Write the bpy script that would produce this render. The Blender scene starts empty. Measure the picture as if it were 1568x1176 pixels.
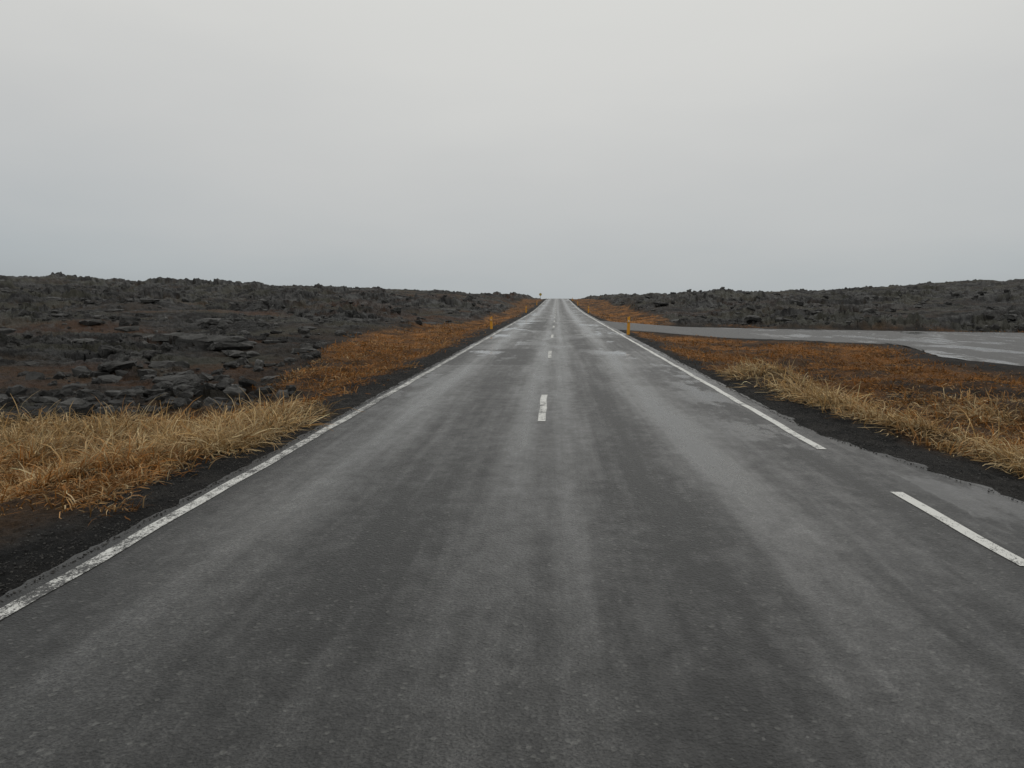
import bpy, bmesh, math
import numpy as np
from mathutils import Vector
rng = np.random.default_rng(7)
scene = bpy.context.scene
try:
    scene.view_settings.view_transform = 'Standard'
    scene.view_settings.look = 'None'
    scene.view_settings.exposure = 0
except Exception: pass

# ---------------------------------------------------------------- noise
def _h(ix, iy, s):
    n = (ix.astype(np.int64)*374761393 + iy.astype(np.int64)*668265263 + s*982451653) & 0xffffffff
    n = ((n ^ (n >> 13)) * 1274126177) & 0xffffffff
    n = ((n ^ (n >> 15)) * 2246822519) & 0xffffffff
    return ((n ^ (n >> 16)) & 0xffffff) / float(0xffffff)
def vn(x, y, s=0):
    ix = np.floor(x); iy = np.floor(y); fx = x-ix; fy = y-iy
    fx = fx*fx*fx*(fx*(fx*6-15)+10); fy = fy*fy*fy*(fy*(fy*6-15)+10)
    a = _h(ix,iy,s); b=_h(ix+1,iy,s); c=_h(ix,iy+1,s); d=_h(ix+1,iy+1,s)
    return (a*(1-fx)+b*fx)*(1-fy)+(c*(1-fx)+d*fx)*fy
def fbm(x, y, o=4, s=0, g=0.5):
    t = np.zeros_like(x); a=1.0; n=0
    for i in range(o):
        t += a*vn(x*(2**i)+i*13.7, y*(2**i)-i*7.3, s+i); n += a; a *= g
    return t/n*2-1
def cell(x, y, s=0):
    ix = np.floor(x); iy=np.floor(y)
    f1 = np.full(x.shape, 9.0); f2 = np.full(x.shape, 9.0); v = np.zeros(x.shape)
    sx = np.zeros(x.shape)
    for dx in (-1,0,1):
        for dy in (-1,0,1):
            cx = ix+dx; cy = iy+dy
            px = cx+_h(cx,cy,s); py = cy+_h(cx,cy,s+1)
            d = np.hypot(px-x, py-y)
            c = d < f1
            f2 = np.where(c, f1, np.minimum(f2, d))
            v = np.where(c, _h(cx,cy,s+2), v)
            sx = np.where(c, (x-px)*(_h(cx,cy,s+3)-.5)+(y-py)*(_h(cx,cy,s+4)-.5), sx)
            f1 = np.where(c, d, f1)
    return f1, f2, v, sx
def ss(a, b, x):
    t = np.clip((x-a)/(b-a), 0, 1); return t*t*(3-2*t)

# ---------------------------------------------------------------- layout
LE = 3.28      # left asphalt edge
def rz(Y):
    return 1.70*ss(75, 275, Y) - 6.0*ss(285, 700, Y)
near_e = [(3.2,46.0),(4.6,44.0),(8,41.5),(11.6,39.5),(15.0,36.2),(14.6,32.5),(13.4,28.5),(14.2,24.0),(18,21.0),(30,18.5),(60,15)]
far_e  = [(3.2,64.0),(4.6,60.0),(8,57.5),(11.5,55.8),(15,53.5),(19,51.8),(24,50),(29,48.3),(34,46.5),(45,43),(72,37)]
poly = np.array(near_e + far_e[::-1])
def poly_sd(X, Y):
    d = np.full(X.shape, 1e9); ins = np.zeros(X.shape, bool)
    n = len(poly)
    for i in range(n):
        a = poly[i]; b = poly[(i+1)%n]
        e = b-a
        t = np.clip(((X-a[0])*e[0]+(Y-a[1])*e[1])/(e@e), 0, 1)
        d = np.minimum(d, np.hypot(X-a[0]-t*e[0], Y-a[1]-t*e[1]))
        c = ((a[1] > Y) != (b[1] > Y)) & (X < (b[0]-a[0])*(Y-a[1])/((b[1]-a[1]) if b[1]!=a[1] else 1e-9)+a[0])
        ins ^= c
    return np.where(ins, -d, d)
def side_z(X, Y):
    return rz(Y) - 0.012 - 0.26*ss(3.6, 10, X)
def apron_x(Y):
    return 3.42 + 0.75*ss(11.5, 6.0, Y) + 3.2*ss(5.5, -6, Y)
def grass_x(Y):
    return np.interp(Y, [-5, 4, 6, 8.7, 11.2, 15.0, 22, 40], [11, 8.6, 6.8, 5.35, 4.45, 3.85, 3.85, 3.9])
def lava_mask(X, Y):
    w = fbm(X*0.22, Y*0.12, 4, 40)*2.6
    aX = np.abs(X)
    bl = 7.2 + 2.2*ss(24,34,Y)*ss(75,50,Y) + 1.5*ss(13,10,Y) - 2.2*ss(12.5,14,Y)*ss(19,16,Y) + 0.012*np.maximum(Y-60,0)
    bl = bl + 9*ss(12.6, 11.2, Y)
    L = ss(-1.2, 1.4, -X - bl - w*0.75)
    sd = poly_sd(X, Y)
    R = ss(0.2, 1.5, X-8.5-w*0.6-0.01*np.maximum(Y-60,0)) * ss(52, 58, Y + 0.33*X + w*0.6)
    R = R*ss(0.5, 2.5, sd)
    R2 = ss(34, 42, X + w)*ss(0.5, 2.5, sd)
    R = np.maximum(R, R2*0.8)
    return np.where(X < 0, L, R), sd
def terrain(X, Y):
    X = np.asarray(X, float); Y = np.asarray(Y, float)
    aX = np.abs(X)
    lava, sd = lava_mask(X, Y)
    s = ss(22, 185, Y)
    Xc = np.minimum(aX, 150)
    sl = np.where(X < 0, 0.0325, 0.0245)
    F = -0.36 + s*1.62 + sl*Xc*(0.25+0.75*s)
    F = F + np.where(X > 0, 1.3*ss(75, 110, X-0.05*Y)*s, 0)
    right_low = np.where(X > 0, 1.0, 0.0)*ss(60, 45, Y)
    F = F*(1-right_low) + (-0.36)*right_low
    F = np.where((Y < 5) , np.minimum(F, -0.2+0.02*aX), F)
    w = ss(4.3, 13, aX)
    shoulder = rz(np.maximum(Y,0)) - 0.03 - 0.30*ss(3.7, 6.0, aX)
    z = shoulder*(1-w) + F*w
    wx = X + fbm(X*0.5, Y*0.5, 3, 5)*0.8; wy = Y + fbm(X*0.5, Y*0.5, 3, 9)*0.8
    hum = fbm(X*0.06, Y*0.06, 5, 21, 0.55)
    far = ss(20, 140, np.hypot(X, Y))
    f1,f2,v,tl = cell(wx*0.28, wy*0.34, 60)
    big = (_h(np.floor(v*9973), np.floor(v*77), 3) > 0.55)
    blk = ((v-0.2)*0.80*big*ss(0.0, 0.10, f2-f1) + tl*1.2*big)
    f1b,f2b,vb,tlb = cell(wx*1.05+3, wy*1.3, 80)
    bigb = vb > 0.35
    blk2 = (vb-0.25)*0.42*bigb*ss(0.0, 0.12, f2b-f1b) + tlb*0.55*bigb
    f1c,f2c,vc,tlc = cell(wx*2.9+3, wy*2.9, 95)
    blk3 = ((vc-0.35)*0.22 + tlc*0.32)*(vc>.3)
    patch = ss(-0.28, 0.22, fbm(X*0.11, Y*0.15, 4, 33))
    fine = fbm(X*4, Y*4, 4, 77, .6)
    rough = patch*(blk*(0.75+0.25*far) + blk2*(1-.2*far) + blk3) + fine*0.10
    rel = hum*(0.85+0.50*far) + rough*0.9
    rid = fbm(X*0.035,Y*0.05,3,51,.55)
    rel = rel + np.where(X<0,2.2,1.5)*far*np.maximum(rid-0.02,0) + 1.2*far*np.maximum(fbm(X*.12,Y*.09,3,58)-.22,0)
    z = z + lava*rel
    og = ss(3.6, 5.5, aX)*(1-lava)*ss(-0.2,1.2,sd)
    z = z + og*(fbm(X*0.8, Y*0.8, 4, 11)*0.17 + fbm(X*0.25,Y*0.25,2,14)*0.14)
    ed = X - grass_x(Y)
    z = z + 0.12*np.exp(-((ed-0.5)/0.5)**2)*ss(22,17,Y)*ss(5,8,Y)*(X>0)
    z = z + 0.40*np.exp(-(((X-4.9)/0.7)**2+((Y-17.0)/1.5)**2))
    z = z + 0.07*np.exp(-((-X-4.9)/0.7)**2)*ss(13,11,Y)*ss(5,7,Y)*(X<0)
    z = z + (fbm(X*9, Y*9, 4, 90,.6)*0.030)*ss(3.35,3.8,aX)
    k = ss(1.6, 0.15, sd)
    z = z*(1-k) + (side_z(X, Y)-0.03+fbm(X*1.5,Y*1.5,3,91)*0.02)*k
    ax = np.where(X > 0, apron_x(Y), LE)
    k = ss(0.30, 0.0, aX-ax)
    z = z*(1-k) + (rz(np.maximum(Y,0)) - 0.038 - 0.0012*np.maximum(Y-20,0))*k
    return z, lava, sd, rough, patch

def mkmesh(name, co, faces, mat=None, smooth=False):
    me = bpy.data.meshes.new(name)
    co = np.asarray(co, np.float32); faces = np.asarray(faces, np.int32)
    k = faces.shape[1]
    me.vertices.add(len(co)); me.vertices.foreach_set('co', co.ravel())
    me.loops.add(faces.size); me.loops.foreach_set('vertex_index', faces.ravel())
    me.polygons.add(len(faces))
    me.polygons.foreach_set('loop_start', np.arange(0, faces.size, k, dtype=np.int32))
    me.polygons.foreach_set('use_smooth', np.full(len(faces), smooth))
    me.update(calc_edges=True)
    ob = bpy.data.objects.new(name, me); scene.collection.objects.link(ob)
    if mat: me.materials.append(mat)
    return ob
def vcol(ob, name, rgb):
    a = ob.data.attributes.new(name, 'FLOAT_COLOR', 'POINT')
    c = np.ones((len(ob.data.vertices), 4), np.float32); c[:, :3] = rgb
    a.data.foreach_set('color', c.ravel())
def vflt(ob, name, v):
    a = ob.data.attributes.new(name, 'FLOAT', 'POINT')
    a.data.foreach_set('value', np.asarray(v, np.float32).ravel())
def gridf(nr, nc, wrap=False):
    i = np.arange(nr-1)[:,None]; j = np.arange(nc if wrap else nc-1)[None,:]
    j2 = (j+1) % nc
    return np.stack([i*nc+j, i*nc+j2, (i+1)*nc+j2, (i+1)*nc+j], -1).reshape(-1,4)

# ---------------------------------------------------------------- node helper
class N:
    def __init__(s, name):
        s.m = bpy.data.materials.new(name); s.m.use_nodes = True
        s.t = s.m.node_tree; s.b = s.t.nodes['Principled BSDF']
    def n(s, t, **k):
        x = s.t.nodes.new(t)
        for a, v in k.items(): setattr(x, a, v)
        return x
    def l(s, a, b): s.t.links.new(a, b)
    def coord(s, scale=(1,1,1)):
        if not hasattr(s,'tc'): s.tc = s.n('ShaderNodeTexCoord')
        mp = s.n('ShaderNodeMapping'); mp.inputs['Scale'].default_value = scale
        s.l(s.tc.outputs['Object'], mp.inputs['Vector']); return mp.outputs[0]
    def noise(s, scale, detail=4, rough=0.55, sc=(1,1,1)):
        x = s.n('ShaderNodeTexNoise'); x.inputs['Scale'].default_value = scale
        x.inputs['Detail'].default_value = detail; x.inputs['Roughness'].default_value = rough
        s.l(s.coord(sc), x.inputs['Vector']); return x.outputs['Fac']
    def rng(s, v, a, b, c, d, smooth=False):
        x = s.n('ShaderNodeMapRange'); x.interpolation_type = 'SMOOTHSTEP' if smooth else 'LINEAR'
        s.l(v, x.inputs[0])
        for i, q in enumerate((a,b,c,d)): x.inputs[i+1].default_value = q
        return x.outputs[0]
    def math(s, op, a, b=None):
        x = s.n('ShaderNodeMath', operation=op)
        for i, q in enumerate((a,b)):
            if q is None: continue
            if isinstance(q, (int,float)): x.inputs[i].default_value = q
            else: s.l(q, x.inputs[i])
        return x.outputs[0]
    def mix(s, f, a, b, bt='MIX'):
        x = s.n('ShaderNodeMix', data_type='RGBA', blend_type=bt)
        for i, q in ((0,f),(6,a),(7,b)):
            if isinstance(q, (int,float)): x.inputs[i].default_value = q
            elif isinstance(q, tuple): x.inputs[i].default_value = (*q,1) if len(q)==3 else q
            else: s.l(q, x.inputs[i])
        return x.outputs[2]
    def attr(s, name, col=False):
        x = s.n('ShaderNodeAttribute', attribute_name=name)
        return x.outputs['Color'] if col else x.outputs['Fac']
    def bump(s, h, strength, dist):
        x = s.n('ShaderNodeBump'); x.inputs['Strength'].default_value = strength
        x.inputs['Distance'].default_value = dist; s.l(h, x.inputs['Height'])
        s.l(x.outputs[0], s.b.inputs['Normal']); return x
    def set(s, k, v):
        if isinstance(v,(int,float)): s.b.inputs[k].default_value = v
        elif isinstance(v, tuple): s.b.inputs[k].default_value = (*v,1)
        else: s.l(v, s.b.inputs[k])

# ground
g = N('ground_material')
c = g.attr('Col', True)
n1 = g.noise(14, 6, 0.7); n3 = g.noise(90, 3, 0.7)
c = g.mix(1.0, c, g.mix(g.rng(n1, .3,.7,0,1), (0.35,0.35,0.35), (1.65,1.65,1.65)), 'MULTIPLY')
c = g.mix(1.0, c, g.mix(g.rng(n3, .3,.7,0,1), (0.4,0.4,0.4), (1.6,1.6,1.6)), 'MULTIPLY')
g.set('Base Color', c); g.set('Roughness', 0.85); g.set('Specular IOR Level', 0.15)
g.bump(g.math('ADD', n1, g.math('MULTIPLY', n3, 0.4)), 1.0, 0.09)

# lava rock
r = N('lava_rock_material')
c = r.attr('Col', True)
n1 = r.noise(6, 8, 0.7); n2 = r.noise(45, 4, 0.7)
c = r.mix(1.0, c, r.mix(r.rng(n1, .3,.7,0,1), (0.45,0.45,0.45), (1.6,1.58,1.52)), 'MULTIPLY')
r.set('Base Color', c); r.set('Roughness', 0.75); r.set('Specular IOR Level', 0.3)
r.bump(r.math('ADD', n1, r.math('MULTIPLY', n2, 0.4)), 1.0, 0.08)

# asphalt
def asphalt(name, seam=True):
    a = N(name)
    tr = a.attr('track'); wt = a.attr('wet')
    nb = a.noise(0.9, 8, 0.70, (1,0.30,1))
    nm = a.noise(5.0, 7, 0.78, (1,0.7,1))
    nst = a.noise(5.5, 3, 0.6, (1,0.03,1))
    n12 = a.noise(26, 4, 0.75)
    nf = a.noise(70, 2, 0.8)
    ng = a.n('ShaderNodeTexVoronoi'); ng.inputs['Scale'].default_value = 50; a.l(a.coord(), ng.inputs['Vector'])
    f = a.math('ADD', tr, a.rng(nb,.3,.7,-0.30,.30))
    f = a.math('ADD', f, a.rng(nm,.3,.7,-.28,.28))
    f = a.math('ADD', f, a.rng(nst,.3,.7,-.18,.18))
    fc = a.rng(f, 0, 1, 0, 1)
    col = a.mix(fc, (0.005,0.0053,0.005), (0.055,0.0545,0.052))
    col = a.mix(1.0, col, a.mix(a.rng(n12,.3,.7,0,1), (0.36,0.36,0.36), (1.64,1.64,1.64)), 'MULTIPLY')
    col = a.mix(1.0, col, a.mix(a.rng(nf,.38,.64,0,1), (0.08,0.08,0.08), (2.0,2.0,1.98)), 'MULTIPLY')
    sp = a.rng(ng.outputs['Color'], .84, .92, 0, 1)
    col = a.mix(a.math('MULTIPLY', sp, 0.45), col, (0.14,0.14,0.13))
    npd = a.noise(0.55, 6, 0.68, (1,0.40,1))
    pud = a.math('MULTIPLY', a.rng(npd, .525, .58, 0, 1, True), wt)
    col = a.mix(a.math('MULTIPLY', pud, .6), col, (0.02,0.02,0.02))
    if seam:
        sx = a.n('ShaderNodeSeparateXYZ'); a.l(a.tc.outputs['Object'], sx.inputs[0])
        nsm = a.noise(2.0, 5, 0.7)
        dx = a.math('ABSOLUTE', a.math('SUBTRACT', a.math('ADD', sx.outputs[0], a.math('MULTIPLY', nsm, 0.16)), 2.34))
        sm = a.rng(dx, .008, .026, 1, 0)
        sm = a.math('MULTIPLY', sm, a.rng(a.noise(1.1,3,.6), .35,.5,0.25,1))
        col = a.mix(sm, col, (0.003,0.003,0.003))
    a.set('Base Color', col)
    rough = a.rng(fc, 0, 1, .54, .24)
    x = a.n('ShaderNodeMix'); a.l(pud, x.inputs[0]); a.l(rough, x.inputs[2]); x.inputs[3].default_value = 0.07
    a.set('Roughness', x.outputs[0]); a.set('Specular IOR Level', 0.5)
    bh = a.math('ADD', nf, a.math('MULTIPLY', ng.outputs['Distance'], 0.7))
    bh = a.math('ADD', bh, a.math('MULTIPLY', n12, 0.8))
    b = a.bump(bh, 0.8, 0.010)
    s0 = a.rng(fc, 0, 1, 1.0, .34)
    y = a.n('ShaderNodeMix'); a.l(pud, y.inputs[0]); a.l(s0, y.inputs[2]); y.inputs[3].default_value = 0.02
    a.l(y.outputs[0], b.inputs['Strength'])
    return a.m
m_asph = asphalt('asphalt_material')
m_side = asphalt('wet_asphalt_material', False)

# paint
p = N('worn_road_paint_material')
nf = p.noise(70, 3, 0.8); nb = p.noise(7, 5, 0.75, (1,0.6,1)); n0 = p.noise(0.35, 2, .5)
wr = p.attr('worn')
k = p.math('ADD', nf, p.math('MULTIPLY', p.math('SUBTRACT', nb, 0.5), 0.9))
k = p.math('SUBTRACT', k, wr)
k = p.math('ADD', k, p.rng(n0,.35,.65,-.05,.05))
k = p.rng(k, .33, .43, 0, 1)
p.set('Base Color', p.mix(k, (0.03,0.03,0.029), (0.62,0.62,0.59)))
p.set('Roughness', 0.6); p.bump(nf, 0.5, 0.005)

# grass
gm = N('dry_grass_material')
gm.set('Base Color', gm.attr('Col', True)); gm.set('Roughness', 0.75); gm.set('Specular IOR Level', 0.15)
tl = gm.n('ShaderNodeBsdfTranslucent'); gm.l(gm.attr('Col', True), tl.inputs[0])
mxs = gm.n('ShaderNodeMixShader'); mxs.inputs[0].default_value = 0.25
gm.l(gm.b.outputs[0], mxs.inputs[1]); gm.l(tl.outputs[0], mxs.inputs[2])
gm.l(mxs.outputs[0], gm.t.nodes['Material Output'].inputs[0])

# ---------------------------------------------------------------- vegetation density
def grass_fields(X, Y, lava, sd):
    aX = np.abs(X)
    n = fbm(X*0.55, Y*0.4, 4, 120); n2 = fbm(X*0.2, Y*0.12, 3, 130); n3 = fbm(X*1.3, Y*1.0, 4, 160)
    Ln = ss(3.5, 4.05, aX + n*0.5)*ss(5.9, 6.9, Y + n*1.0 - (aX-4)*0.15)*ss(13.0, 12.0, Y + n*0.9)
    Ln = Ln*(0.50+0.5*ss(-.2,.12,n3+.08))
    Lf = ss(3.95, 4.8, aX + n*0.8)*ss(14.5, 17.5, Y + n*2.2)*ss(-0.20, 0.04, n2+0.18)*(0.40+0.60*ss(-.15,.14,n3+.08))
    Lf = Lf*(1-0.35*ss(60,120,Y))
    Lm = ss(3.9, 4.8, aX + n*0.5)*ss(11, 13, Y)*ss(0.0, .3, n)*0.5
    L = np.maximum(np.maximum(Ln, Lf), Lm)
    ed = X - grass_x(Y)
    R = ss(0, 0.4, ed + n*0.5)*ss(0.4, 1.6, sd + n*0.8)*ss(3,6,Y)
    tuft = np.exp(-(((X-5.0)/1.1)**2+((Y-17.2)/2.0)**2))
    ridge = np.exp(-((ed-0.45)/0.42)**2)*ss(20,15,Y)*(Y>0)
    R = R*np.clip(0.20+0.80*ss(-0.15, 0.10, n + 0.5*n3) + ridge*.9 + tuft*1.3, 0, 1)
    R = R*(1-0.3*ss(60,120,Y))
    d = np.where(X < 0, L, R)*(1-ss(0.1,0.6,lava))
    d = np.where(Y > 260, d*0, d)
    Ls = np.clip(0.85*ss(13.5, 12, Y)*ss(6.5,10,Y+0.5*(6-aX)+2*n) + 0.6*n3+0.20*ss(13.5,12,Y), 0, 1)
    Rs = np.clip(ridge*1.2 + tuft*1.6 + 0.9*ss(0.0,0.25,fbm(X*0.35+3, Y*0.35, 3, 150))*ss(20,15,Y)*ss(6.0,7.5,X), 0, 1)
    st = np.where(X < 0, Ls, Rs)
    return d, st

# ---------------------------------------------------------------- ground sheet
th = np.concatenate([np.linspace(-180, -46, 50, endpoint=False), np.linspace(-46, 50, 1300), np.linspace(50, 180, 50, endpoint=False)[1:]])
th = np.radians(th)
rr = np.concatenate([[0.05, 0.8, 1.6], np.geomspace(2.2, 330, 620), np.geomspace(340, 4000, 40)])
R_, T_ = np.meshgrid(rr, th, indexing='ij')
X = R_*np.sin(T_ - math.radians(3.3)); Y = R_*np.cos(T_ - math.radians(3.3))
z, lava, sd, rough, patch = terrain(X, Y)
z = z - 0.004*np.maximum(np.hypot(X,Y)-330, 0)
dens, straw = grass_fields(X, Y, lava, sd)
def C(*v): return np.array(v)[None,None,:]
def mixc(a, b, t): return a*(1-t[...,None]) + b*t[...,None]
aX = np.abs(X)
nA = fbm(X*0.9, Y*0.9, 5, 200,.6)*0.5+0.5; nB = fbm(X*0.3, Y*0.3, 4, 210)*0.5+0.5
nC = fbm(X*3.5, Y*3.5, 4, 215,.6)*0.5+0.5
soil = mixc(C(0.014,0.011,0.008), C(0.070,0.041,0.021), ss(.38,.62,nA))
gravel = mixc(C(0.007,0.007,0.007), C(0.030,0.028,0.026), ss(.4,.65,nC*.6+nA*.4))
col = mixc(gravel, soil, ss(4.0, 5.2, np.where(X>0, X-grass_x(Y)+4.3, aX) + (nA-.5)*1.6))
og = mixc(C(0.120,0.056,0.018), C(0.34,0.145,0.036), ss(.35,.65,nA*.5+nC*.5))
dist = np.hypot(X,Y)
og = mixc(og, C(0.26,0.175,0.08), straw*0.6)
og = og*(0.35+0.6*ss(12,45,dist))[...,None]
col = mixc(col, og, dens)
lo = ss(.40,.60, fbm(X*.05,Y*.09,4,270,.55)*.5+.5)
rock = mixc(C(0.017,0.017,0.0175), C(0.080,0.080,0.078), ss(.36,.66,fbm(X*1.6,Y*1.6,5,230,.65)*0.5+0.5))
rock = rock*(0.75+0.50*lo)[...,None]
hi = ss(-0.06, 0.10, rough)
lsoil_shade = mixc(C(0.009,0.008,0.007), C(0.040,0.029,0.020), ss(.42,.62,nA*.5+nB*.5))  # brown soil of the lava lows, with cavity shade painted into its colour
rock = mixc(lsoil_shade, rock, hi*0.9)
moss = ss(.55,.65, fbm(X*.16,Y*.30,5,280,.6)*.5+.5)
rock = mixc(rock, C(0.074,0.072,0.050), moss*0.4)
rust = ss(.56,.65,fbm(X*0.07,Y*0.2,4,260)*0.5+0.5)*ss(60,18,aX)*np.where(X<0,1,.5)
rock = mixc(rock, C(0.105,0.050,0.025), rust*0.6*(1-hi*0.7))
brn = ss(3.5,0.3,-X-7.5)*ss(11.5,13,Y)*ss(34,22,Y)*(X<0)
rock = mixc(rock, soil, np.clip(brn*(0.5+nA),0,.85))
col = mixc(col, rock, lava)
bank = ss(1.7,0.4,sd+(nA-.5)*1.2)*ss(-.3,.1,sd)*(X>4.5)
col = mixc(col, C(0.018,0.017,0.016), bank*0.8)
co = np.stack([X,Y,z],-1).reshape(-1,3)
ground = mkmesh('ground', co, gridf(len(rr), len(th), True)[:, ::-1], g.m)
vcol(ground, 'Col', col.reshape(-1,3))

# ---------------------------------------------------------------- main road
ys = np.concatenate([np.linspace(-25, 2, 60), np.geomspace(2.1, 320, 640), np.linspace(325, 600, 30)])
xs = np.linspace(-LE, 3.42, 110)
YY, XX = np.meshgrid(ys, xs, indexing='ij')
wob = (fbm(XX*0+YY*2.2, YY*1.7, 5, 300,.7))*0.07
edge = np.zeros_like(XX); edge[:,0] = -1; edge[:,-1] = 1
XX2 = XX + edge*(wob+0.03)
crown = -0.012*(np.abs(XX)/3.4)**2
ZZ = rz(np.maximum(YY,0)) + crown + edge*edge*(-0.012)
road = mkmesh('road', np.stack([XX2,YY,ZZ],-1).reshape(-1,3), gridf(len(ys), len(xs))[:, ::-1], m_asph, True)
def gs(x,c,w): return np.exp(-((x-c)/w)**2)
wv = 0.08*fbm(YY*0.12, YY*0.12, 3, 305)
Xw = XX+wv
trk = 0.22 + 0.56*gs(Xw,-2.25,.30) + 0.48*gs(Xw,-0.45,.24) + 0.38*gs(Xw,0.10,.17) + 0.64*gs(Xw,1.62,.32) - 0.28*gs(Xw,0.85,.32) - 0.22*gs(Xw,-1.3,.4) - 0.32*gs(Xw,-3.2,.3) - 0.16*gs(Xw,2.9,.4)
trk = trk*(0.60+0.40*ss(2.5,9,YY)) + 0.15*(ss(7,22,YY)) + 0.06
for (px_,py_,hw,hh,am) in [(-1.9,24,1.2,3.2,-.35),(1.9,31,1.3,4.5,-.3),(-1.2,52,1.0,9,-.3),(2.3,18,.8,2.2,-.25)]:
    trk += am*ss(hw+.1,hw-.05,np.abs(XX-px_+.1*wob))*ss(hh+.2,hh-.1,np.abs(YY-py_+3*wob))
vflt(road, 'track', trk)
wet = ss(17,28,YY)*(1-0.45*ss(60,130,YY))*np.clip(0.2+gs(np.abs(XX),2.3,.9),0,1) + 0.4*ss(9,16,YY)*gs(XX,-2.9,.4) + 0.7*ss(7,11,YY)*gs(XX,2.8,.5)
vflt(road, 'wet', np.clip(wet,0,1))

# apron
ya = np.linspace(-25, 14, 400); ta = np.linspace(0,1,24)
YA, TA = np.meshgrid(ya, ta, indexing='ij')
e = apron_x(YA) + fbm(YA*1.6, YA*0+2, 6, 320,.7)*0.24 + 0.02
XA = 3.25 + (e-3.25)*TA
ZA = -0.019 - 0.01*TA - 0.012*(TA>0.99)
ap = mkmesh('road_apron', np.stack([XA,YA,ZA],-1).reshape(-1,3), gridf(len(ya), len(ta))[:, ::-1], m_asph, True)
vflt(ap,'track', 0.05+0.40*fbm(XA*1.5,YA*0.7,3,330)-0.4*(TA>0.85)); vflt(ap,'wet', 0.4*np.ones_like(XA))

# side road
def resample(pl, n):
    pl = np.array(pl, float); t = np.linspace(0, len(pl)-1, n); i = np.minimum(t.astype(int), len(pl)-2); f = (t-i)[:,None]
    return pl[i]*(1-f)+pl[i+1]*f
ne = resample(near_e, 220); fe = resample(far_e, 220)
ne += np.stack([fbm(ne[:,0]*.9, ne[:,1]*.9, 4, 345,.6)*.35]*2,-1); fe += np.stack([fbm(fe[:,0]*.9, fe[:,1]*.9, 4, 346,.6)*.35]*2,-1)
s_ = np.linspace(0,1,40)[None,:,None]
P = ne[:,None,:]*(1-s_) + fe[:,None,:]*s_
PZ = side_z(P[...,0], P[...,1]) - 0.004
PZ[:,0] -= 0.02; PZ[:,-1] -= 0.02
sr = mkmesh('side_road', np.concatenate([P, PZ[...,None]], -1).reshape(-1,3), gridf(220,40), m_side, True)
vflt(sr,'track', -0.40+0.5*fbm(P[...,0]*.3,P[...,1]*.3,3,340)); vflt(sr,'wet', 0.85*ss(10,14,P[...,0]))

# ---------------------------------------------------------------- road lines
def line(name, x0, w, segs, worn=0.0):
    V=[];F=[];W=[]
    for (a,b) in segs:
        yy = np.arange(a, b+1e-6, 0.35) if b-a < 60 else np.concatenate([np.arange(a,60,0.25), np.arange(60,b,2.0)])
        if yy[-1] < b: yy = np.append(yy,b)
        o = len(V)
        for i,y in enumerate(yy):
            j = 0.008*math.sin(y*1.7)+0.006*math.sin(y*4.1)
            for q in (-.5,.5):
                x = x0+q*w+j
                zz = float(rz(max(y,0))) - 0.012*(abs(x)/3.4)**2 + 0.004 + 0.00006*max(y,0)
                V.append((x,y,zz)); W.append(worn)
        for i in range(len(yy)-1):
            F.append((o+2*i,o+2*i+1,o+2*i+3,o+2*i+2))
    ob = mkmesh(name, V, F, p.m); vflt(ob,'worn',W); return ob
line('edge_line', -3.10, 0.12, [(-20, 300)], 0.125)
line('edge_line', 3.11, 0.11, [(9.25, 300)] + [(9.25-4.05-k*4.0, 9.25-2.05-k*4.0) for k in range(7)], 0.01)
line('centre_line', -0.22, 0.11, [(11.1+12*k, 14.2+12*k) for k in range(-3,24)], 0.04)

# ---------------------------------------------------------------- rocks
def rock_proto(seed, flat=False):
    r = np.random.default_rng(seed)
    bm = bmesh.new()
    sc = np.array([1.0, r.uniform(.6,1), r.uniform(.4,.8)])
    if flat: sc = np.array([1.0, r.uniform(.5,.9), r.uniform(.16,.26)])
    for i in range(30):
        v = r.normal(size=3); v /= np.linalg.norm(v)
        v = np.sign(v)*np.abs(v)**(0.45 if flat else 0.6)*r.uniform(.75,1.0)
        bm.verts.new(v*sc*0.5)
    bmesh.ops.convex_hull(bm, input=bm.verts)
    for x in [x for x in bm.verts if not x.link_faces]: bm.verts.remove(x)
    bmesh.ops.triangulate(bm, faces=bm.faces[:])
    bmesh.ops.subdivide_edges(bm, edges=bm.edges[:], cuts=1)
    for v in bm.verts:
        v.co += Vector(r.normal(size=3)*0.026)*(0.7 if flat else 1)
    bmesh.ops.triangulate(bm, faces=bm.faces[:])
    bm.verts.index_update()
    V = np.array([v.co[:] for v in bm.verts]); F = np.array([[v.index for v in f.verts] for f in bm.faces])
    bm.free(); return V, F
protos = [rock_proto(i) for i in range(12)] + [rock_proto(100+i, True) for i in range(6)]
NR = 26000
az = np.radians(rng.uniform(-44, 42, NR)); rd = np.exp(rng.uniform(math.log(9), math.log(150), NR))
rx = rd*np.sin(az); ry = rd*np.cos(az)
_, rl, rsd, _, rp = terrain(rx, ry)
cl = fbm(rx*0.5, ry*0.4, 3, 400)
keep = (rl > 0.35) & (rng.random(NR) < np.clip(0.10+0.7*rp+1.4*cl,0.05,1)*np.interp(rd,[9,60,150],[1,.7,.3]))
rx,ry,rd = rx[keep],ry[keep],rd[keep]
size = np.minimum((0.06 + 0.50*rng.random(len(rx))**3.4)*(0.8 + rd/75), 0.95)
kind = rng.integers(0, 12, len(rx))
NS = 240
az2 = np.radians(rng.uniform(-44, 42, NS)); rd2 = np.exp(rng.uniform(math.log(20), math.log(110), NS))
sx_ = rd2*np.sin(az2); sy_ = rd2*np.cos(az2)
_, sl_, _, _, sp_ = terrain(sx_, sy_)
kk = (sl_>.6) 
ax_ = np.array([-15.2,-16.8,-13.6,-18.4,-12.6,-20.5]); ay_ = np.array([33.,34.2,32.0,35.5,30.0,33.])
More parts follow.
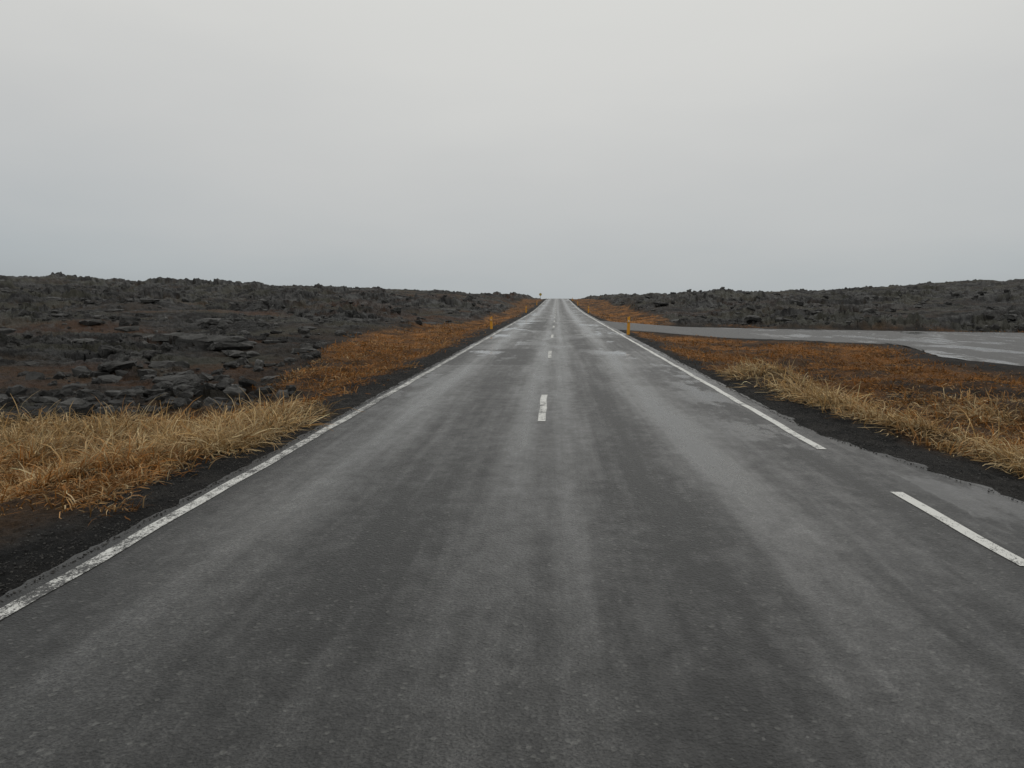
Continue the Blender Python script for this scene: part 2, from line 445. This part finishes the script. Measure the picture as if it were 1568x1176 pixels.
sx_ = np.concatenate([sx_[kk], ax_]); sy_ = np.concatenate([sy_[kk], ay_]); rd2=np.concatenate([rd2[kk], np.full(6,33.)])
size2 = rng.uniform(.5,1.5,len(sx_))*(0.8+rd2/140); size2[-6:] = [3.2,2.5,2.0,2.2,1.4,1.8]
rx=np.concatenate([rx,sx_]); ry=np.concatenate([ry,sy_]); size=np.concatenate([size,size2]); kind=np.concatenate([kind, rng.integers(12,18,len(sx_))])
rzv = terrain(rx, ry)[0]
VV=[];FF=[];CC=[]; off=0
for i in range(len(rx)):
    V,F = protos[kind[i]]
    flat = kind[i] >= 12
    a = rng.uniform(0, 6.283); ti = rng.normal(0,.10 if flat else .35); ca,sa = math.cos(a),math.sin(a); ct,st_=math.cos(ti),math.sin(ti)
    M = np.array([[ca,-sa,0],[sa,ca,0],[0,0,1]]) @ np.array([[1,0,0],[0,ct,-st_],[0,st_,ct]])
    W = (V*size[i]) @ M.T + np.array([rx[i],ry[i],rzv[i]+size[i]*(0.04 if flat else 0.06)])
    VV.append(W); FF.append(F+off); off += len(W)
    b = rng.uniform(0.016, 0.062)
    if rng.random()<0.12: b*=1.7
    if flat: b = rng.uniform(.04,.085)
    CC.append(np.tile(np.array([b*1.0,b*.99,b*.97]),(len(W),1)))
rocks = mkmesh('lava_rocks', np.concatenate(VV), np.concatenate(FF), r.m); vcol(rocks,'Col',np.concatenate(CC))
# roadside gravel
def ico(seed):
    bm = bmesh.new(); bmesh.ops.create_icosphere(bm, subdivisions=1, radius=.5); q=np.random.default_rng(seed)
    for v in bm.verts: v.co = Vector((v.co.x, v.co.y*.8, v.co.z*.6))*q.uniform(.7,1.15)
    bm.verts.index_update()
    o=(np.array([v.co[:] for v in bm.verts]), np.array([[v.index for v in f.verts] for f in bm.faces])); bm.free(); return o
ip = ico(5)
NG = 30000
gy = np.exp(rng.uniform(math.log(3.2), math.log(26), NG)); left = rng.random(NG) < .45
gx = np.where(left, -3.22 - np.abs(rng.normal(0,.45,NG)), apron_x(gy) - .08 + np.abs(rng.normal(0,.55,NG))*(1+ss(12,6,gy)))
gz = terrain(gx, gy)[0]
on = np.abs(gx) < np.where(left, LE, apron_x(gy)); gz = np.where(on, rz(gy)-0.012-np.where(left,0,.01)*(gx>3.4), gz)
gsz = (0.004+0.018*rng.random(NG)**3)*(1+gy/30)
a = rng.uniform(0,6.283,NG); ca=np.cos(a)[:,None]; sa=np.sin(a)[:,None]
V0=ip[0][None]*gsz[:,None,None]
GV = np.stack([V0[...,0]*ca-V0[...,1]*sa+gx[:,None], V0[...,0]*sa+V0[...,1]*ca+gy[:,None], V0[...,2]+(gz+gsz*.15)[:,None]],-1)
GF = (ip[1][None]+(np.arange(NG)*len(ip[0]))[:,None,None]).reshape(-1,3)
gr = mkmesh('roadside_gravel', GV.reshape(-1,3), GF, r.m)
gb = rng.uniform(.012,.10,NG); vcol(gr,'Col',np.repeat(np.stack([gb,gb*.97,gb*.93],-1), len(ip[0]),0))

# ---------------------------------------------------------------- grass
def blades(name, N0, azr, rr_, per, Lr, wscale, seed):
    g_ = np.random.default_rng(seed)
    az = np.radians(g_.uniform(azr[0], azr[1], N0)); rd = np.exp(g_.uniform(math.log(rr_[0]), math.log(rr_[1]), N0))
    tx = rd*np.sin(az); ty = rd*np.cos(az)
    _, lv, sd_, _, _ = terrain(tx, ty)
    d, st = grass_fields(tx, ty, lv, sd_)
    k = g_.random(N0) < d
    tx,ty,rd,st = tx[k],ty[k],rd[k],st[k]
    n = len(tx)
    ti = np.repeat(np.arange(n), per); m = len(ti)
    spread = 0.05 + 0.008*rd[ti]
    ox = g_.normal(0,1,m)*spread; oy = g_.normal(0,1,m)*spread
    px = tx[ti]+ox; py = ty[ti]+oy
    pz,lv2,sd2,_,_ = terrain(px,py)
    ok = (np.abs(px) > 3.50) & (sd2 > 0.1) & ((px<0)|(px > grass_x(py)-0.15))
    ti,ox,oy,px,py,pz,spread = [q[ok] for q in (ti,ox,oy,px,py,pz,spread)]; m=len(ti)
    tdir = g_.uniform(0, 6.283, n)
    wind = np.where(px<0, -0.45, math.pi+0.6)
    dx = 0.5*ox/spread + 0.95*np.cos(tdir)[ti] + 0.5*np.cos(wind) + g_.normal(0,.5,m)
    dy = 0.5*oy/spread + 0.95*np.sin(tdir)[ti] + 0.5*np.sin(wind) + g_.normal(0,.5,m)
    a = np.arctan2(dy,dx)
    S = st[ti]
    L = g_.uniform(Lr[0], Lr[1], m)*(0.50+0.66*S)*(0.6+0.8*g_.random(n)[ti])
    L = np.where(g_.random(m)<.04, L*1.6, L)
    t0 = np.abs(g_.normal(0.65,.45,m)); cv = g_.uniform(0.4, 2.2, m)
    w = (0.0018+0.0020*g_.random(m))*wscale*(1+rd[ti]*0.11)
    K = 4
    pts = np.zeros((m,K+1,3)); cur = np.stack([px,py,pz-0.02],-1); pts[:,0]=cur
    for j in range(K):
        thj = np.minimum(t0 + cv*(j+.5)/K*1.1, 2.0)
        aj = a + (j/K)*g_.normal(0,.45,m)
        cur = cur + (L/K)[:,None]*np.stack([np.sin(thj)*np.cos(aj), np.sin(thj)*np.sin(aj), np.cos(thj)],-1)
        cur[:,2] = np.maximum(cur[:,2], pz+0.01)
        pts[:,j+1]=cur
    wa = a + math.pi/2 + g_.normal(0,.5,m)
    wd = np.stack([np.cos(wa), np.sin(wa), g_.normal(0,.4,m)],-1)
    wt = np.array([1,1,.85,.6,.15])
    Lf = pts - wd[:,None,:]*(w[:,None]*wt[None,:])[...,None]; Rt = pts + wd[:,None,:]*(w[:,None]*wt[None,:])[...,None]
    V = np.stack([Lf,Rt],2).reshape(-1,3)
    b = (np.arange(m)*(2*(K+1)))[:,None]; j = np.arange(K)[None,:]*2
    F = np.stack([b+j, b+j+1, b+j+3, b+j+2],-1).reshape(-1,4)
    orange = np.array([0.56,0.230,0.052]); brown = np.array([0.18,0.088,0.030]); straw_c = np.array([0.54,0.34,0.135]); pale=np.array([0.85,0.69,0.42])
    tq = g_.random(n)[ti][:,None]
    u = np.clip(0.6*g_.random(m)[:,None]+0.6*tq-.1,0,1); q = g_.random(m)[:,None]
    low = brown*(1-u)+orange*u
    u2 = g_.random(m)[:,None]**1.2
    hi_ = straw_c*(1-u2)+pale*u2
    f = np.clip(S[:,None]*0.85 + (q-0.5)*0.9 + 0.02,0,1); f = f*f*(3-2*f)
    base = low*(1-f)+hi_*f
    base = base*(0.50+0.80*g_.random(n)[ti])[:,None]
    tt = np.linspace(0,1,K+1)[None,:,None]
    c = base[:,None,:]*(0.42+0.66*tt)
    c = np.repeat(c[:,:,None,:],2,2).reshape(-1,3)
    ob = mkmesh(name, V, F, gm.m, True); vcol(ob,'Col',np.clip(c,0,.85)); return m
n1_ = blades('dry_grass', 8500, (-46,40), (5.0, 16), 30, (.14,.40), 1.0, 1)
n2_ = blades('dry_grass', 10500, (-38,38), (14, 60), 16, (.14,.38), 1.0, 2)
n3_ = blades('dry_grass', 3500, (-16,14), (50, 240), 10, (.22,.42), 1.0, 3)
print('blades', n1_, n2_, n3_, 'rocks', len(rx))

# ---------------------------------------------------------------- marker posts and sign
def simple(name, col, rough=0.5):
    a = N(name); nn = a.noise(30,4,.7)
    a.set('Base Color', a.mix(a.rng(nn,.35,.7,0,1), tuple(x*.75 for x in col), col)); a.set('Roughness', rough); return a.m
m_y = simple('yellow_plastic_material', (0.80,0.36,0.02)); m_rf = simple('reflector_material', (0.75,0.75,0.7), .25)
m_st = simple('galvanised_steel_material', (0.25,0.25,0.25), .45); m_sg = simple('sign_face_material', (0.5,0.35,0.05)); m_bk=simple('dark_band_material',(0.03,0.03,0.03))
def loft(name, secs, mat, parent):
    V=[];F=[]
    k=len(secs[0])
    for s in secs: V+=s
    for i in range(len(secs)-1):
        for j in range(k):
            F.append((i*k+j, i*k+(j+1)%k, (i+1)*k+(j+1)%k, (i+1)*k+j))
    me = bpy.data.meshes.new(name); me.from_pydata(V,[],F+[tuple(range(k))[::-1], tuple(range((len(secs)-1)*k,len(secs)*k))]); me.materials.append(mat)
    ob = bpy.data.objects.new(name, me); scene.collection.objects.link(ob); ob.parent = parent
    return ob
def post(x, y, h=0.85, lean=0.0):
    e = bpy.data.objects.new('road_marker_post', None); scene.collection.objects.link(e)
    zt = float(terrain(np.array([x]),np.array([y]))[0][0])
    e.location = (x,y,zt-0.05); e.rotation_euler = (0.02, lean, 0)
    def sec(z, w, d, tilt=0):
        o=[]
        for i in range(8):
            a = math.pi/8+i*math.pi/4
            o.append((w*math.copysign(abs(math.cos(a))**.6, math.cos(a)), d*math.copysign(abs(math.sin(a))**.6, math.sin(a)), z+tilt*math.cos(a)))
        return o
    loft('body', [sec(-.2,.082,.05), sec(.1,.080,.048), sec(h*.9,.072,.040), sec(h+.04,.065,.036,.03)], m_y, e)
    loft('dark_band', [sec(h*.70,.0770,.0450), sec(h*.70+.004,.0785,.0465), sec(h*.70+.02,.0785,.0465), sec(h*.70+.025,.076,.045)], m_bk, e)
    for sgn in (-1,1):
        me = bpy.data.meshes.new('reflector'); yv = sgn*0.050
        me.from_pydata([(-.025,yv,h*.76),(.025,yv,h*.76),(.025,yv,h*.87),(-.025,yv,h*.87),(-.02,yv+sgn*.004,h*.765),(.02,yv+sgn*.004,h*.765),(.02,yv+sgn*.004,h*.865),(-.02,yv+sgn*.004,h*.865)],[],[(4,5,6,7),(0,1,5,4),(1,2,6,5),(2,3,7,6),(3,0,4,7)])
        me.materials.append(m_rf); ob = bpy.data.objects.new('reflector', me); scene.collection.objects.link(ob); ob.parent=e
for (x,y,l,h) in [(3.55,39.5,.02,.90),(-3.85,46,-.03,.72),(3.75,95,.0,.85),(-3.8,96,.02,.85),(3.8,146,-.02,.85),(-3.8,147,0,.85),(3.8,200,0,.85)]:
    post(x,y,h,l)
e = bpy.data.objects.new('traffic_sign', None); scene.collection.objects.link(e)
sx,sy = -4.6,215; e.location=(sx,sy,float(terrain(np.array([sx]),np.array([float(sy)]))[0][0]))
ring = lambda z,r_: [(r_*math.cos(i*math.pi/6), r_*math.sin(i*math.pi/6), z) for i in range(12)]
loft('pole', [ring(-.3,.05), ring(1.9,.05), ring(2.0,.045)], m_st, e)
loft('panel', [[(0.36*math.cos(i*math.pi/12), yy, 1.65+0.36*math.sin(i*math.pi/12)) for i in range(24)] for yy in (-.075,-.055)], m_sg, e)
loft('rim', [[(0.37*math.cos(i*math.pi/12), yy, 1.65+0.37*math.sin(i*math.pi/12)) for i in range(24)] for yy in (-.054,-.050)], m_bk, e)

# ---------------------------------------------------------------- sky
w = bpy.data.worlds.new('World'); scene.world = w; w.use_nodes = True
t = w.node_tree; t.nodes.clear()
def nn(ty, **k):
    x = t.nodes.new(ty)
    for a,v in k.items(): setattr(x,a,v)
    return x
out = nn('ShaderNodeOutputWorld'); mixs = nn('ShaderNodeMixShader'); b1 = nn('ShaderNodeBackground'); b2 = nn('ShaderNodeBackground')
sky = nn('ShaderNodeTexSky', sky_type='NISHITA'); sky.sun_disc=False; sky.sun_elevation=math.radians(48); sky.sun_rotation=math.radians(20)
t.links.new(sky.outputs[0], b1.inputs[0]); b1.inputs[1].default_value = 0.08
tc = nn('ShaderNodeTexCoord'); sep = nn('ShaderNodeSeparateXYZ'); t.links.new(tc.outputs['Generated'], sep.inputs[0])
mp = nn('ShaderNodeMapping'); mp.inputs['Scale'].default_value=(1,1,3.2); t.links.new(tc.outputs['Generated'], mp.inputs[0])
no = nn('ShaderNodeTexNoise'); no.inputs['Scale'].default_value=2.1; no.inputs['Detail'].default_value=5; no.inputs['Roughness'].default_value=.5
t.links.new(mp.outputs[0], no.inputs['Vector'])
def M(op,a,b=None):
    x = nn('ShaderNodeMath', operation=op)
    for i,q in enumerate((a,b)):
        if q is None: continue
        if isinstance(q,(int,float)): x.inputs[i].default_value=q
        else: t.links.new(q,x.inputs[i])
    return x.outputs[0]
side = M('MULTIPLY', M('POWER', M('ABSOLUTE', M('SUBTRACT', sep.outputs[0], 0.04)), 1.5), -0.13)
ev = M('ADD', M('ADD', sep.outputs[2], M('MULTIPLY', M('SUBTRACT', no.outputs['Fac'], 0.5), 0.15)), side)
cr = nn('ShaderNodeValToRGB'); t.links.new(M('ADD', ev, 0.1), cr.inputs[0])
def lin(*c): return tuple(((v/255+0.055)/1.055)**2.4 if v>10 else v/3294 for v in c)+(1,)
E = cr.color_ramp.elements
stops = [(0.0,(154,161,165)),(0.09,(174,180,183)),(0.15,(186,189,190)),(0.24,(197,198,197)),(0.36,(211,211,208)),(0.48,(218,218,214)),(1.0,(218,218,215))]
E[0].position=stops[0][0]; E[0].color=lin(*stops[0][1]); E[1].position=1.0; E[1].color=lin(*stops[-1][1])
for po,c_ in stops[1:-1]:
    x = E.new(po); x.color = lin(*c_)
t.links.new(cr.outputs[0], b2.inputs[0]); b2.inputs[1].default_value=1.0
mixs.inputs[0].default_value=0.97
t.links.new(b1.outputs[0], mixs.inputs[1]); t.links.new(b2.outputs[0], mixs.inputs[2]); t.links.new(mixs.outputs[0], out.inputs[0])

sl = bpy.data.lights.new('sun','SUN'); sl.energy=0.5; sl.angle=math.radians(35); sl.color=(1,.97,.93)
so = bpy.data.objects.new('sun', sl); scene.collection.objects.link(so)
so.rotation_euler = (math.radians(-42), 0, math.radians(-20))

# ---------------------------------------------------------------- camera
cd = bpy.data.cameras.new('camera'); cam = bpy.data.objects.new('camera', cd); scene.collection.objects.link(cam)
cd.sensor_width=36; cd.lens=27.55; cd.clip_start=0.05; cd.clip_end=9000
cam.location=(0,0,1.75); cam.rotation_euler=(math.radians(90-6.23),0,math.radians(3.29))
scene.camera = cam
